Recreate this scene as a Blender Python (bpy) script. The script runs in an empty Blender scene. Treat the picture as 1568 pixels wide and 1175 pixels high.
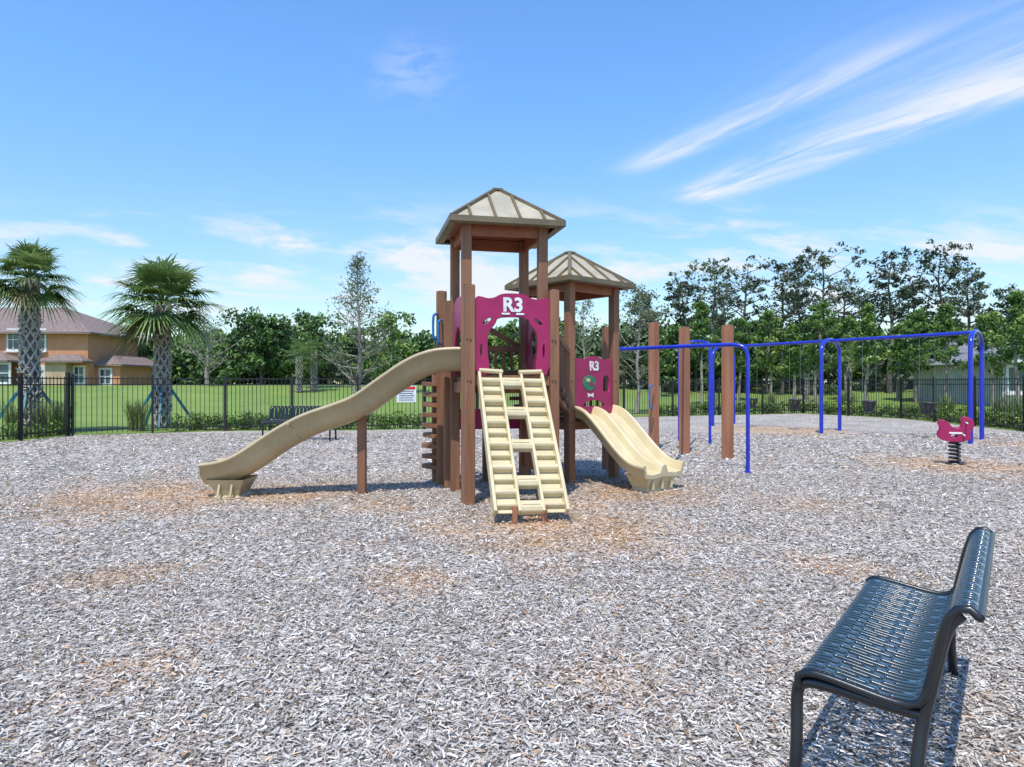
import bpy, math, random
import numpy as np
from mathutils import Vector, Matrix
random.seed(7); rng=np.random.default_rng(7)
F=1045.0; EYE=1.47
def X(px,d): return (px-784)*d/F
def Z(py,d): return EYE-(py-588)*d/F
def G(px,py):
    d=F*EYE/(py-588); return (X(px,d),d)
scene=bpy.context.scene
scene.view_settings.view_transform='Standard'
try: scene.view_settings.look='None'
except Exception: pass
scene.view_settings.exposure=0
V=Vector
# ------------------------------------------------------------ materials
def newmat(name):
    m=bpy.data.materials.new(name); m.use_nodes=True
    nt=m.node_tree; b=nt.nodes['Principled BSDF']; return m,nt,b
def mixc(nt,fac,a,b,mode='MIX'):
    n=nt.nodes.new('ShaderNodeMix'); n.data_type='RGBA'; n.blend_type=mode
    for s,val in ((0,fac),(6,a),(7,b)):
        if hasattr(val,'is_output'): nt.links.new(val,n.inputs[s])
        elif s==0: n.inputs[0].default_value=val
        else: n.inputs[s].default_value=(*val,1) if len(val)==3 else val
    return n.outputs[2]
def mth(nt,op,a,b=None,c=None,clamp=False):
    n=nt.nodes.new('ShaderNodeMath'); n.operation=op; n.use_clamp=clamp
    for i,val in enumerate((a,b,c)):
        if val is None: continue
        if hasattr(val,'is_output'): nt.links.new(val,n.inputs[i])
        else: n.inputs[i].default_value=val
    return n.outputs[0]
def mrange(nt,v,a,b,c=0,d=1,smooth=True):
    n=nt.nodes.new('ShaderNodeMapRange'); n.interpolation_type='SMOOTHSTEP' if smooth else 'LINEAR'
    nt.links.new(v,n.inputs[0])
    for i,x in enumerate((a,b,c,d)): n.inputs[i+1].default_value=x
    return n.outputs[0]
def noise(nt,vec,scale,detail=4,rough=.55,dist=0):
    n=nt.nodes.new('ShaderNodeTexNoise'); n.inputs['Scale'].default_value=scale
    n.inputs['Detail'].default_value=detail; n.inputs['Roughness'].default_value=rough
    n.inputs['Distortion'].default_value=dist
    if vec is not None: nt.links.new(vec,n.inputs['Vector'])
    return n.outputs['Fac']
def geo(nt):
    n=nt.nodes.new('ShaderNodeNewGeometry'); return n.outputs['Position']
def mapv(nt,vec,scale=(1,1,1),rot=(0,0,0)):
    n=nt.nodes.new('ShaderNodeMapping'); nt.links.new(vec,n.inputs[0])
    n.inputs['Scale'].default_value=scale; n.inputs['Rotation'].default_value=rot; return n.outputs[0]
def bump(nt,b,h,strength=.3,dist=.01):
    n=nt.nodes.new('ShaderNodeBump'); n.inputs['Strength'].default_value=strength
    n.inputs['Distance'].default_value=dist; nt.links.new(h,n.inputs['Height']); nt.links.new(n.outputs[0],b.inputs['Normal'])
def simple(name,col,col2=None,rough=.5,scale=6,bs=.15,bd=.004,bscale=60,metal=0,stretch=(1,1,1),spec=.5,coat=0,contrast=(.35,.65)):
    m,nt,b=newmat(name)
    if col2 is None: col2=tuple(c*.8 for c in col)
    v=mapv(nt,geo(nt),stretch)
    f=mrange(nt,noise(nt,v,scale,4,.6),contrast[0],contrast[1])
    nt.links.new(mixc(nt,f,col,col2),b.inputs['Base Color'])
    b.inputs['Roughness'].default_value=rough; b.inputs['Metallic'].default_value=metal
    b.inputs['Specular IOR Level'].default_value=spec
    if coat: b.inputs['Coat Weight'].default_value=coat; b.inputs['Coat Roughness'].default_value=.15
    if bs: bump(nt,b,noise(nt,v,bscale,2),bs,bd)
    return m
def ramp(nt,fac,stops):
    n=nt.nodes.new('ShaderNodeValToRGB'); nt.links.new(fac,n.inputs[0])
    e=n.color_ramp.elements
    while len(e)<len(stops): e.new(.5)
    for i,(p,c) in enumerate(stops): e[i].position=p; e[i].color=(*c,1)
    return n.outputs[0]
def attr(nt,name):
    n=nt.nodes.new('ShaderNodeAttribute'); n.attribute_name=name; return n.outputs['Fac']
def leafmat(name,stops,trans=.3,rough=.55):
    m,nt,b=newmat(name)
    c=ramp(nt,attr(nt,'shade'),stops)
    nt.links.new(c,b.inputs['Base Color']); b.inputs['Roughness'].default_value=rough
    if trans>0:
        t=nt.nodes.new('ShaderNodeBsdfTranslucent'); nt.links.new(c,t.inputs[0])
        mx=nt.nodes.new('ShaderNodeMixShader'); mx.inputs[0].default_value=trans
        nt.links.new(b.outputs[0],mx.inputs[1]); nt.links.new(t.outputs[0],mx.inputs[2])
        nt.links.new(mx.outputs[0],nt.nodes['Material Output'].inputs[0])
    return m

m_post=simple('brown_lumber',(.29,.132,.064),(.185,.082,.042),.6,5,.35,.004,50,stretch=(1,1,.12))
m_post2=simple('red_brown_lumber',(.40,.165,.08),(.28,.11,.058),.6,5,.35,.004,50,stretch=(1,1,.12))
m_deck=simple('brown_coated_deck',(.12,.05,.03),None,.5)
m_beam=simple('rust_beam',(.30,.09,.035),(.22,.065,.03),.5)
m_cream=simple('cream_plastic',(.63,.53,.32),(.55,.455,.265),.38,3,.05,.002,120)
m_tan=simple('tan_plastic',(.50,.395,.225),(.42,.33,.185),.36,2,.05,.002,120)
m_mag=simple('magenta_panel',(.36,.012,.095),(.30,.010,.075),.38,4,.03,.002,150)
m_white=simple('white_plastic',(.8,.8,.78),None,.4)
m_green=simple('green_emblem',(.03,.2,.09),None,.4)
m_roofp=simple('roof_panel',(.46,.40,.29),(.36,.315,.225),.5,3,.05)
m_roofs=simple('roof_seam',(.17,.13,.07),(.13,.10,.052),.5,3,.05)
m_blue=simple('blue_steel',(.010,.028,.46),(.010,.022,.38),.28,4,.03,coat=.4)
m_lblue=simple('light_blue_steel',(.02,.16,.42),None,.3)
m_black=simple('black_iron',(.010,.010,.012),(.016,.016,.016),.4)
m_bench=simple('blue_black_coated_steel',(.020,.052,.070),(.015,.038,.052),.18,5,.05,.001,200,spec=.8,coat=.8)
m_bench2=simple('dark_coated_steel',(.008,.010,.012),None,.35,coat=.2)
m_dark=simple('dark_steel',(.03,.03,.03),None,.4)
m_chain=simple('galvanised',(.3,.3,.3),None,.4,metal=.7)
m_teal=simple('teal_brace',(.04,.22,.26),(.03,.15,.18),.6)
m_bark=simple('bark',(.17,.135,.105),(.08,.065,.05),.85,9,.6,.02,25,stretch=(1,1,.3))
m_pbark=simple('pale_bark',(.33,.29,.25),(.2,.17,.14),.85,9,.4,.02,25,stretch=(1,1,.3))
m_boot=simple('palm_boot',(.46,.42,.38),(.28,.24,.21),.85,8,.5,.01,40)
m_palmt=simple('palm_trunk_core',(.10,.08,.07),(.2,.17,.15),.9,7,.6,.02,25)
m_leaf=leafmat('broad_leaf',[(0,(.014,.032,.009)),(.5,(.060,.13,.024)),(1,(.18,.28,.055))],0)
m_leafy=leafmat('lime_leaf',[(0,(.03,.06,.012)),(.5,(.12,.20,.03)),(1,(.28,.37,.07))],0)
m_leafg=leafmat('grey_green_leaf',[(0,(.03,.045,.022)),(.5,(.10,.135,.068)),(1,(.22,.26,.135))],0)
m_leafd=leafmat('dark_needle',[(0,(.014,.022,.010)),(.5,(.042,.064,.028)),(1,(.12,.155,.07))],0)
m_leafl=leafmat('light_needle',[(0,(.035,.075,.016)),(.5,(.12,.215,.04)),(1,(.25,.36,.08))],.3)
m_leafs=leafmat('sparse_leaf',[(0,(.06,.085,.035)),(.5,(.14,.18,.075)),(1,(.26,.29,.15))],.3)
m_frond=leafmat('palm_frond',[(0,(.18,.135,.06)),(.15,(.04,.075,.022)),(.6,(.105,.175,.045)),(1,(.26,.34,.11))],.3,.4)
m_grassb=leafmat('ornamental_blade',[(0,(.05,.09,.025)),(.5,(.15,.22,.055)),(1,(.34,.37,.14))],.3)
m_stucco=simple('orange_stucco',(.58,.27,.14),(.52,.235,.12),.9,1.5,.2,.01,30)
m_stucco2=simple('tan_stucco',(.50,.36,.22),None,.9,1.5,.2,.01,30)
m_stuccow=simple('grey_stucco',(.5,.5,.48),None,.9,1.5,.2,.01,30)
m_shingle=simple('shingle',(.25,.185,.155),(.16,.115,.095),.9,4,.5,.03,9,stretch=(1,1,6))
m_shingleg=simple('grey_shingle',(.22,.23,.245),(.15,.155,.17),.9,4,.5,.03,9)
m_trim=simple('white_trim',(.75,.73,.68),None,.6)
m_glass=simple('window_glass',(.05,.11,.12),(.03,.07,.09),.08,1,0)
m_signred=simple('sign_red',(.6,.03,.03),None,.5)

# ------------------------------------------------------------ mesh builder
class M:
    def __init__(s): s.v=[];s.f=[];s.m=[];s.s=[]
    def add(s,vs,fs,mi=0,sm=False):
        o=len(s.v); s.v+=[tuple(v) for v in vs]
        for f in fs: s.f.append([i+o for i in f]); s.m.append(mi); s.s.append(sm)
    def frame(s,c,ax,ay,az,sx,sy,sz,mi=0):
        c=V(c);ax=V(ax)*sx/2;ay=V(ay)*sy/2;az=V(az)*sz/2
        vs=[c+i*ax+j*ay+k*az for k in(-1,1) for j in(-1,1) for i in(-1,1)]
        s.add(vs,[(0,2,3,1),(4,5,7,6),(0,1,5,4),(2,6,7,3),(0,4,6,2),(1,3,7,5)],mi)
    def box(s,c,size,yaw=0,mi=0):
        cy,sy=math.cos(yaw),math.sin(yaw)
        s.frame(c,(cy,sy,0),(-sy,cy,0),(0,0,1),*size,mi)
    def beam(s,p0,p1,w,h,mi=0,up=(0,0,1)):
        p0=V(p0);p1=V(p1);d=(p1-p0);L=d.length;d/=L
        u=V(up)
        if abs(d.dot(u))>.98: u=V((0,1,0))
        r=d.cross(u).normalized(); u=r.cross(d)
        s.frame((p0+p1)/2,d,r,u,L,w,h,mi)
    def post(s,x,y,z0,z1,w,yaw=0,mi=0,cap=True):
        s.box((x,y,(z0+z1)/2),(w,w,z1-z0),yaw,mi)
        if cap:
            cy,sy=math.cos(yaw),math.sin(yaw); h=w/2
            c=[V((x,y,z1+.0005))+V((cy,sy,0))*i*h+V((-sy,cy,0))*j*h for i,j in((-1,-1),(1,-1),(1,1),(-1,1))]
            s.add(c+[V((x,y,z1+.018))],[(0,1,4),(1,2,4),(2,3,4),(3,0,4)],mi)
    def tube(s,pts,r,n=10,mi=0,radii=None,caps=True,closed=False):
        pts=[V(p) for p in pts]; N=len(pts); vs=[];prev=None
        for i,p in enumerate(pts):
            if closed: d=pts[(i+1)%N]-pts[i-1]
            else: d=pts[min(i+1,N-1)]-pts[max(i-1,0)]
            if d.length<1e-9: d=V((0,0,1))
            d.normalize()
            if prev is None:
                a=V((0,0,1)) if abs(d.z)<.9 else V((1,0,0)); a=(a-d*a.dot(d)).normalized()
            else:
                a=prev-d*prev.dot(d)
                a=a.normalized() if a.length>1e-6 else d.orthogonal().normalized()
            prev=a;b=d.cross(a);rr=radii[i] if radii else r
            for k in range(n):
                t=2*math.pi*k/n; vs.append(p+a*math.cos(t)*rr+b*math.sin(t)*rr)
        fs=[]
        for i in range(N if closed else N-1):
            j=(i+1)%N
            for k in range(n):
                k2=(k+1)%n; fs.append((i*n+k,i*n+k2,j*n+k2,j*n+k))
        s.add(vs,fs,mi,True)
        if caps and not closed: s.add(vs[:n][::-1],[tuple(range(n))],mi); s.add(vs[-n:],[tuple(range(n))],mi)
    def sweep(s,path,prof,mi=0,sm=True,side=None):
        n=len(prof);vs=[]
        for (p,r,u) in path:
            for a,b in prof: vs.append(V(p)+V(r)*a+V(u)*b)
        fs=[]
        for i in range(len(path)-1):
            for k in range(n):
                k2=(k+1)%n; fs.append((i*n+k,i*n+k2,(i+1)*n+k2,(i+1)*n+k))
        s.add(vs,fs,mi,sm)
        s.add(vs[:n][::-1],[tuple(range(n))],mi); s.add(vs[-n:],[tuple(range(n))],mi)
def empty(name,loc):
    e=bpy.data.objects.new(name,None); e.location=loc; e.empty_display_size=.3
    scene.collection.objects.link(e); return e
def put(ob,parent):
    if parent is not None:
        ob.parent=parent; ob.matrix_parent_inverse=Matrix.Translation(parent.location).inverted()
def build(name,m,mats,parent=None,bevel=0,loc=(0,0,0),quads=None,shade=None,qmi=1,extra=None):
    me=bpy.data.meshes.new(name)
    nv=len(m.v); vv=np.array(m.v,dtype=np.float32).reshape(-1,3) if nv else np.zeros((0,3),np.float32)
    loops=[i for f in m.f for i in f]; tot=[len(f) for f in m.f]
    mi=list(m.m); sm=list(m.s)
    loops=np.array(loops,dtype=np.int32); tot=np.array(tot,dtype=np.int32)
    mi=np.array(mi,dtype=np.int32); sm=np.array(sm,dtype=bool)
    nb=len(tot)
    if quads is not None:
        q=np.asarray(quads,dtype=np.float32); nq=len(q)
        vv=np.concatenate([vv,q.reshape(-1,3)]); loops=np.concatenate([loops,np.arange(nq*4,dtype=np.int32)+nv])
        tot=np.concatenate([tot,np.full(nq,4,np.int32)]); mi=np.concatenate([mi,np.full(nq,qmi,np.int32)])
        sm=np.concatenate([sm,np.zeros(nq,bool)])
    vv=vv-np.array(loc,dtype=np.float32)
    me.vertices.add(len(vv)); me.vertices.foreach_set('co',vv.ravel())
    me.loops.add(len(loops)); me.loops.foreach_set('vertex_index',loops)
    me.polygons.add(len(tot)); me.polygons.foreach_set('loop_start',np.concatenate([[0],np.cumsum(tot)[:-1]]).astype(np.int32))
    me.polygons.foreach_set('material_index',mi); me.polygons.foreach_set('use_smooth',sm)
    me.update(calc_edges=True)
    for k,arr in (('shade',shade),)+(tuple(extra.items()) if extra else ()):
        if arr is None: continue
        a=me.attributes.new(k,'FLOAT','FACE')
        a.data.foreach_set('value',np.concatenate([np.full(nb,.5),arr]).astype(np.float32))
    for x in mats: me.materials.append(x)
    ob=bpy.data.objects.new(name,me); ob.location=loc; scene.collection.objects.link(ob)
    put(ob,parent)
    if bevel:
        b=ob.modifiers.new('bevel','BEVEL'); b.width=bevel; b.segments=2; b.limit_method='ANGLE'; b.angle_limit=math.radians(40)
    return ob
def frommesh(ob,name,parent):
    dg=bpy.context.evaluated_depsgraph_get(); me=bpy.data.meshes.new_from_object(ob.evaluated_get(dg))
    o=bpy.data.objects.new(name,me); o.matrix_world=ob.matrix_world.copy(); scene.collection.objects.link(o)
    bpy.data.objects.remove(ob); put(o,parent); return o
def fmat(origin,xd):
    xd=V((xd[0],xd[1],0)).normalized(); z=xd.cross(V((0,0,1)))
    m=Matrix((( xd.x,0,z.x,origin[0]),(xd.y,0,z.y,origin[1]),(0,1,0,origin[2]),(0,0,0,1))); return m
def panel(name,loops,origin,xd,th,mat,parent,bev=.004):
    cu=bpy.data.curves.new(name,'CURVE'); cu.dimensions='2D'; cu.fill_mode='BOTH'; cu.extrude=th/2; cu.bevel_depth=bev; cu.bevel_resolution=1; cu.offset=-bev
    for lp in loops:
        sp=cu.splines.new('POLY'); sp.points.add(len(lp)-1)
        for i,(a,b) in enumerate(lp): sp.points[i].co=(a,b,0,1)
        sp.use_cyclic_u=True
    ob=bpy.data.objects.new(name+'_c',cu); scene.collection.objects.link(ob); ob.matrix_world=fmat(origin,xd); cu.materials.append(mat)
    bpy.context.view_layer.update()
    return frommesh(ob,name,parent)
def text(name,s,origin,xd,size,mat,parent,ext=.004,off=.006):
    cu=bpy.data.curves.new(name,'FONT'); cu.body=s; cu.size=size; cu.extrude=ext; cu.align_x='CENTER'; cu.offset=off
    ob=bpy.data.objects.new(name+'_c',cu); scene.collection.objects.link(ob); ob.matrix_world=fmat(origin,xd); cu.materials.append(mat)
    bpy.context.view_layer.update()
    return frommesh(ob,name,parent)
def smooth(pts,it=2):
    for _ in range(it):
        o=[pts[0]]
        for a,b in zip(pts[:-1],pts[1:]):
            a=V(a);b=V(b); o.append(a*.75+b*.25); o.append(a*.25+b*.75)
        o.append(pts[-1]); pts=o
    return [V(p) for p in pts]
def csm(lp,it=2):
    for _ in range(it):
        o=[]
        for i in range(len(lp)):
            a=lp[i];b=lp[(i+1)%len(lp)]
            o.append((a[0]*.75+b[0]*.25,a[1]*.75+b[1]*.25)); o.append((a[0]*.25+b[0]*.75,a[1]*.25+b[1]*.75))
        lp=o
    return lp
def ell(cx,cy,rx,ry,n=20,rot=0):
    return [(cx+rx*math.cos(t)*math.cos(rot)-ry*math.sin(t)*math.sin(rot),cy+rx*math.cos(t)*math.sin(rot)+ry*math.sin(t)*math.cos(rot)) for t in [2*math.pi*i/n for i in range(n)]]

# ------------------------------------------------------------ ground
patches=[(-4.7,8.9,1.8,1),(-3.0,9.1,1.2,1),(.55,6.9,1.4,1),(1.7,9.1,1.2,.9),(8.3,21.5,2.8,1),(8.0,12.3,1.8,1),(-2.9,5.2,.45,.7),(-.7,5.1,.45,.7),(2.6,5.4,.5,.6),(.7,8.2,.7,.8),(12.6,16,1.8,.8),(-1.6,8.2,.7,.6),(.6,3.4,.35,.5),(9.9,10.5,1.9,.8),(-1.9,3.5,.35,.5),(-.6,6.9,.7,.6),(3.6,8.3,.8,.5),(-6.5,7.2,.8,.5)]
fence_px=[(-140,692),(-60,684),(32,676),(112,668),(345,661),(548,660),(650,658),(800,648),(955,640),(1230,634),(1380,642),(1568,662),(1720,690)]
fpts=[G(*p) for p in fence_px]
fx=np.array([p[0]/p[1] for p in fpts]); fy=np.array([p[1] for p in fpts])
def tz(x,y):
    if y<=1: return 0.0
    f=float(np.interp(x/y,fx,fy)); s=min(1,max(0,(y-f-3.5)/27)); return 1.33*s*s*(3-2*s)*(.4+.6*s)
m,nt,b=newmat('lawn_grass')
gp=geo(nt)
c1=mixc(nt,mrange(nt,noise(nt,gp,.35,5,.6),.3,.7),(.155,.25,.035),(.24,.31,.055))
c2=mixc(nt,mrange(nt,noise(nt,gp,18,4,.7),.38,.75),c1,(.085,.145,.025))
nt.links.new(c2,b.inputs['Base Color']); b.inputs['Roughness'].default_value=.9
bump(nt,b,noise(nt,gp,40,3),.6,.04); m_lawn=m
g=M(); radii=[0.01]+[2*i for i in range(1,51)]+[130,200,400,800,1600]; NA=180
vs=[]
for r in radii:
    for k in range(NA):
        a=2*math.pi*k/NA; x=r*math.sin(a); y=r*math.cos(a); vs.append((x,y,tz(x,y)))
fs=[(i*NA+k,(i+1)*NA+k,(i+1)*NA+(k+1)%NA,i*NA+(k+1)%NA) for i in range(len(radii)-1) for k in range(NA)]
g.add(vs,[f[::-1] for f in fs],0,True)
build('lawn_ground',g,[m_lawn])
m,nt,b=newmat('wood_mulch')
gp=geo(nt)
def vor(scale,rot,st):
    n=nt.nodes.new('ShaderNodeTexVoronoi'); n.inputs['Scale'].default_value=scale; nt.links.new(mapv(nt,gp,st,(0,0,rot)),n.inputs['Vector']); return n
v1=vor(55,.5,(1,.35,1)); v2=vor(55,2.1,(1,.35,1))
sel=mrange(nt,noise(nt,gp,30,2),.48,.52)
cc=mixc(nt,sel,v1.outputs['Color'],v2.outputs['Color'])
sp=nt.nodes.new('ShaderNodeSeparateColor'); nt.links.new(cc,sp.inputs[0])
chip=ramp(nt,sp.outputs[0],[(0,(.055,.045,.036)),(.22,(.19,.16,.135)),(.5,(.38,.335,.285)),(.75,(.52,.475,.42)),(.93,(.68,.635,.56)),(1,(.8,.77,.70))])
tanc=ramp(nt,sp.outputs[0],[(0,(.13,.07,.035)),(.4,(.43,.25,.125)),(.75,(.59,.38,.21)),(1,(.68,.51,.34))])
pm=None
for (x,y,r,a) in patches:
    n=nt.nodes.new('ShaderNodeVectorMath'); n.operation='DISTANCE'; nt.links.new(mapv(nt,gp,(1,1.0,0)),n.inputs[0]); n.inputs[1].default_value=(x,y,0)
    q=mrange(nt,n.outputs['Value'],r*1.15,r*.2,0,a)
    pm=q if pm is None else mth(nt,'MAXIMUM',pm,q)
nz=mrange(nt,noise(nt,gp,2.2,4,.7),.3,.7)
pmm=mth(nt,'MULTIPLY',pm,mth(nt,'ADD',mth(nt,'MULTIPLY',nz,1.1),.25),clamp=True)
gen=mrange(nt,noise(nt,gp,.9,3,.6),.52,.75,0.03,.4)
pf=mth(nt,'MAXIMUM',pmm,gen)
col=mixc(nt,pf,chip,tanc)
lg=mrange(nt,noise(nt,gp,.7,3,.6),.3,.7,.84,1.12)
lgc=nt.nodes.new('ShaderNodeCombineColor'); [nt.links.new(lg,lgc.inputs[i]) for i in range(3)]
col=mixc(nt,1,col,lgc.outputs[0],'MULTIPLY')
nt.links.new(col,b.inputs['Base Color']); b.inputs['Roughness'].default_value=.9; b.inputs['Specular IOR Level'].default_value=.2
bump(nt,b,sp.outputs[1],.8,.01); m_mulch=m
poly=[(x,y,.004) for x,y in fpts]+[(16,6,.004),(12,-10,.004),(-14,-10,.004),(-17,6,.004)]
g=M(); g.add(poly,[tuple(range(len(poly)))[::-1]])
build('mulch_ground',g,[m_mulch])
m,nt,b=newmat('mulch_chip')
c=ramp(nt,attr(nt,'shade'),[(0,(.06,.048,.04)),(.2,(.21,.18,.15)),(.5,(.43,.38,.33)),(.8,(.59,.54,.48)),(1,(.82,.78,.71))])
t=ramp(nt,attr(nt,'shade'),[(0,(.14,.07,.033)),(.4,(.44,.25,.12)),(.8,(.62,.40,.22)),(1,(.72,.55,.38))])
nt.links.new(mixc(nt,attr(nt,'tan'),c,t),b.inputs['Base Color']); b.inputs['Roughness'].default_value=.9; b.inputs['Specular IOR Level'].default_value=.12
m_chip=m
def chips(n,d0,d1,lmin,lmax,wmin,wmax):
    d=np.sqrt(rng.uniform(d0*d0,d1*d1,n)); x=rng.uniform(-.85,.85,n)*(d+.6)
    return x,d,rng.uniform(lmin,lmax,n),rng.uniform(wmin,wmax,n)
parts=[chips(130000,1.7,5.5,.007,.025,.002,.006),chips(150000,5.5,11,.010,.028,.003,.0075),chips(80000,11,20,.018,.042,.006,.012)]
x,y,L,W=[np.concatenate(a) for a in zip(*parts)]
lim=np.interp(x/np.maximum(y,.1),fx,fy)-.15
ok=y<lim; x,y,L,W=x[ok],y[ok],L[ok],W[ok]; n=len(x)
th=rng.uniform(0,2*np.pi,n); tl=rng.normal(0,.2,n); rl=rng.normal(0,.38,n)
a=np.stack([np.cos(th)*np.cos(tl),np.sin(th)*np.cos(tl),np.sin(tl)],1)
bb=np.stack([-np.sin(th)*np.cos(rl),np.cos(th)*np.cos(rl),np.sin(rl)],1)
c=np.stack([x,y,.006+np.abs(a[:,2])*L+np.abs(bb[:,2])*W+rng.uniform(0,.010,n)],1)
A=a*L[:,None];B=bb*W[:,None]
tp=rng.uniform(.3,1,n)[:,None]; tp2=rng.uniform(.3,1,n)[:,None]
q=np.stack([c-A-B*tp,c+A-B*tp2,c+A+B*tp2*.8,c-A+B],1)
ntan=np.zeros(n)
for (px_,py_,r,al) in patches:
    dd=np.hypot(x-px_,y-py_)*(1+.25*np.sin(x*5+y*3)+.2*np.sin(y*7-x*4))
    ntan=np.maximum(ntan,al*np.clip(1-(dd/(r*1.15)),0,1)**.55)
tanv=(rng.uniform(0,1,n)<np.maximum(ntan*.95,.08)).astype(float)*rng.uniform(.4,1,n)
sh=np.clip(rng.normal(.53,.27,n),0,1)
keep=rng.uniform(0,1,n)>ntan*.45
e=M(); build('mulch_chips',e,[m_chip,m_chip],quads=q[keep],shade=sh[keep],extra={'tan':tanv[keep]})

# ------------------------------------------------------------ fence
g=M(); H=1.66
for i in range(len(fpts)-1):
    a=V((*fpts[i],0));b_=V((*fpts[i+1],0)); Ls=(b_-a).length; dr=(b_-a)/Ls; yaw=math.atan2(dr.y,dr.x)
    for z in (.16,H-.22,H-.05): g.beam(a+V((0,0,z)),b_+V((0,0,z)),.03,.03)
    k=int(Ls/.125)
    for j in range(k):
        p=a+dr*(Ls*(j+.5)/k); g.box((p.x,p.y,.06+(H-.06)/2),(.016,.016,H-.06),yaw)
    npost=max(1,round(Ls/2.4))
    for j in range(npost):
        p=a+dr*(Ls*j/npost); g.post(p.x,p.y,0,H+.07,.065,yaw)
p=G(104,668.6); g.post(p[0],p[1],0,H+.12,.09,0)
build('iron_fence',g,[m_black])

# ------------------------------------------------------------ play structure
PS=empty('play_structure',(0,9.2,0))
th0=math.radians(13); t=V((math.cos(th0),math.sin(th0),0)); bk=V((-math.sin(th0),math.cos(th0),0)); nn=-bk
P1=V((-.5625,8.4,0)); P2=P1+t*.97; P4=P1+bk*.97; P3=P2+bk*.97
C1=(P1+P3)/2
F1=P1+nn*.13+t*.015; F2=P2+nn*.13+t*.11
C2=V((.9,10.67,0)); v2=V((.084,.9965,0)); r2=V((.9965,-.084,0))
Q1=C2-v2*.686;Q2=C2+r2*.686;Q4=C2-r2*.686;Q3=C2+v2*.686
yaw2=math.atan2((Q2-Q1).y,(Q2-Q1).x)
g=M()
for p in (P1,P2,P3,P4): g.post(p.x,p.y,0,3.45,.12,th0)
g.post(F1.x,F1.y,0,2.66,.13,th0); g.post(F2.x,F2.y,0,2.63,.12,th0)
for p in (Q1,Q2,Q3,Q4): g.post(p.x,p.y,0,2.98,.125,yaw2)
G1=V((X(676,9.9),9.9,0)); g.post(G1.x,G1.y,0,2.80,.14,th0)
G2=V((X(688,9.5),9.5,0)); 
g.post(G2.x-.02,G2.y+.1,0,2.62,.13,th0)
g.post(X(929,11.6),11.6,0,2.42,.13,.3)
g.post(X(744,10.2),10.2,0,1.5,.10,th0); g.post(X(763,9.6),9.6,0,1.5,.11,th0)
build('support_posts',g,[m_post],PS,.012)
g=M()
for p,zz in ((F1,(1.50,2.0)),(F2,(1.50,2.0)),(Q1,(.9,1.5)),(Q2,(.9,1.5))):
    for z in zz:
        for k in(-.02,.02): g.tube([p+V((k,-.066,z)),p+V((k,-.074,z))],.011,8)
build('bolts',g,[m_dark],PS)
def roof(name,C,ax,ay,h,ze,za):
    g=M(); ax=V(ax);ay=V(ay)
    C=V((C.x,C.y,0))
    rt=.035
    prof=[(h,ze+.05),(h*.62,ze+.05+(za-ze-.05)*.40),(rt,za)]
    def pt(r,o,dz,d,e): return C+d*r+e*o+V((0,0,dz))
    def zr(r):
        for (r0,z0),(r1,z1) in zip(prof[:-1],prof[1:]):
            if r<=r0+1e-9 and r>=r1-1e-9: return z0+(z1-z0)*(r0-r)/(r0-r1)
        return za
    for d,e in ((ax,ay),(ay,-ax),(-ax,-ay),(-ay,ax)):
        for (r0,z0),(r1,z1) in zip(prof[:-1],prof[1:]):
            g.add([pt(r0,-r0,z0,d,e),pt(r0,r0,z0,d,e),pt(r1,r1,z1,d,e),pt(r1,-r1,z1,d,e)],[(0,1,2,3)],0)
        for o in (-.66,-.22,.22,.66):
            o*=h; rs=[h]
            if h*.62>abs(o)+.02: rs.append(h*.62)
            rs.append(max(abs(o),rt))
            for ra,rb in zip(rs[:-1],rs[1:]):
                g.beam(pt(ra,o,zr(ra)+.014,d,e),pt(rb,o,zr(rb)+.014,d,e),.032,.034,1)
        for ra,rb in ((h,h*.62),(h*.62,rt)):
            g.beam(pt(ra,ra,zr(ra)+.012,d,e),pt(rb,rb,zr(rb)+.012,d,e),.055,.04,1)
        g.beam(pt(h+.008,-h-.02,ze+.03,d,e),pt(h+.008,h+.02,ze+.03,d,e),.035,.075,1)
        g.beam(pt(h-.04,-h+.03,ze-.005,d,e),pt(h-.04,h-.03,ze-.005,d,e),.07,.02,1)
        g.beam(pt(h*.70,-h*.70,ze-.045,d,e),pt(h*.70,h*.70,ze-.045,d,e),.05,.15,2)
    g.box((C.x,C.y,za+.012),(.14,.14,.03),math.atan2(ax.y,ax.x),1)
    q=h-.05
    g.add([C+ax*i*q+ay*j*q+V((0,0,ze+.035)) for i,j in((-1,-1),(-1,1),(1,1),(1,-1))],[(0,1,2,3)],2)
    build(name,g,[m_roofp,m_roofs,m_beam],PS,.004)
roof('tower_roof',C1,t,bk,.70,3.42,4.0)
ex=(Q2-Q1).normalized(); ey=(Q4-Q1).normalized()
roof('small_tower_roof',C2,ex,ey,.70,2.95,3.50)
g=M()
g.frame(C1+V((0,0,1.51)),t,bk,(0,0,1),.97,.97,.09)
g.frame(C1+nn*.55+t*.03+V((0,0,1.505)),t,bk,(0,0,1),1.1,.14,.13,1)
g.frame(C2+V((0,0,.93)),ex,ey,(0,0,1),.97,.97,.08)
for a,b_ in ((P1,P2),(P2,P3),(P4,P3),(P1,P4)): g.beam(a+V((0,0,1.42)),b_+V((0,0,1.42)),.05,.14,1)
for a,b_ in ((Q1,Q2),(Q2,Q3),(Q1,Q4)): g.beam(a+V((0,0,.85)),b_+V((0,0,.85)),.05,.12,1)
s0=(P2+P3)/2; s1=(Q1+Q4)/2; sd=(s1-s0).normalized(); sr=V((sd.y,-sd.x,0))
for k in range(4):
    f=(k+.7)/4; p=s0.lerp(s1,f); g.frame(p+V((0,0,1.5-.12*(k+1))),sr,sd,(0,0,1),.8,.3,.05)
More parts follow.
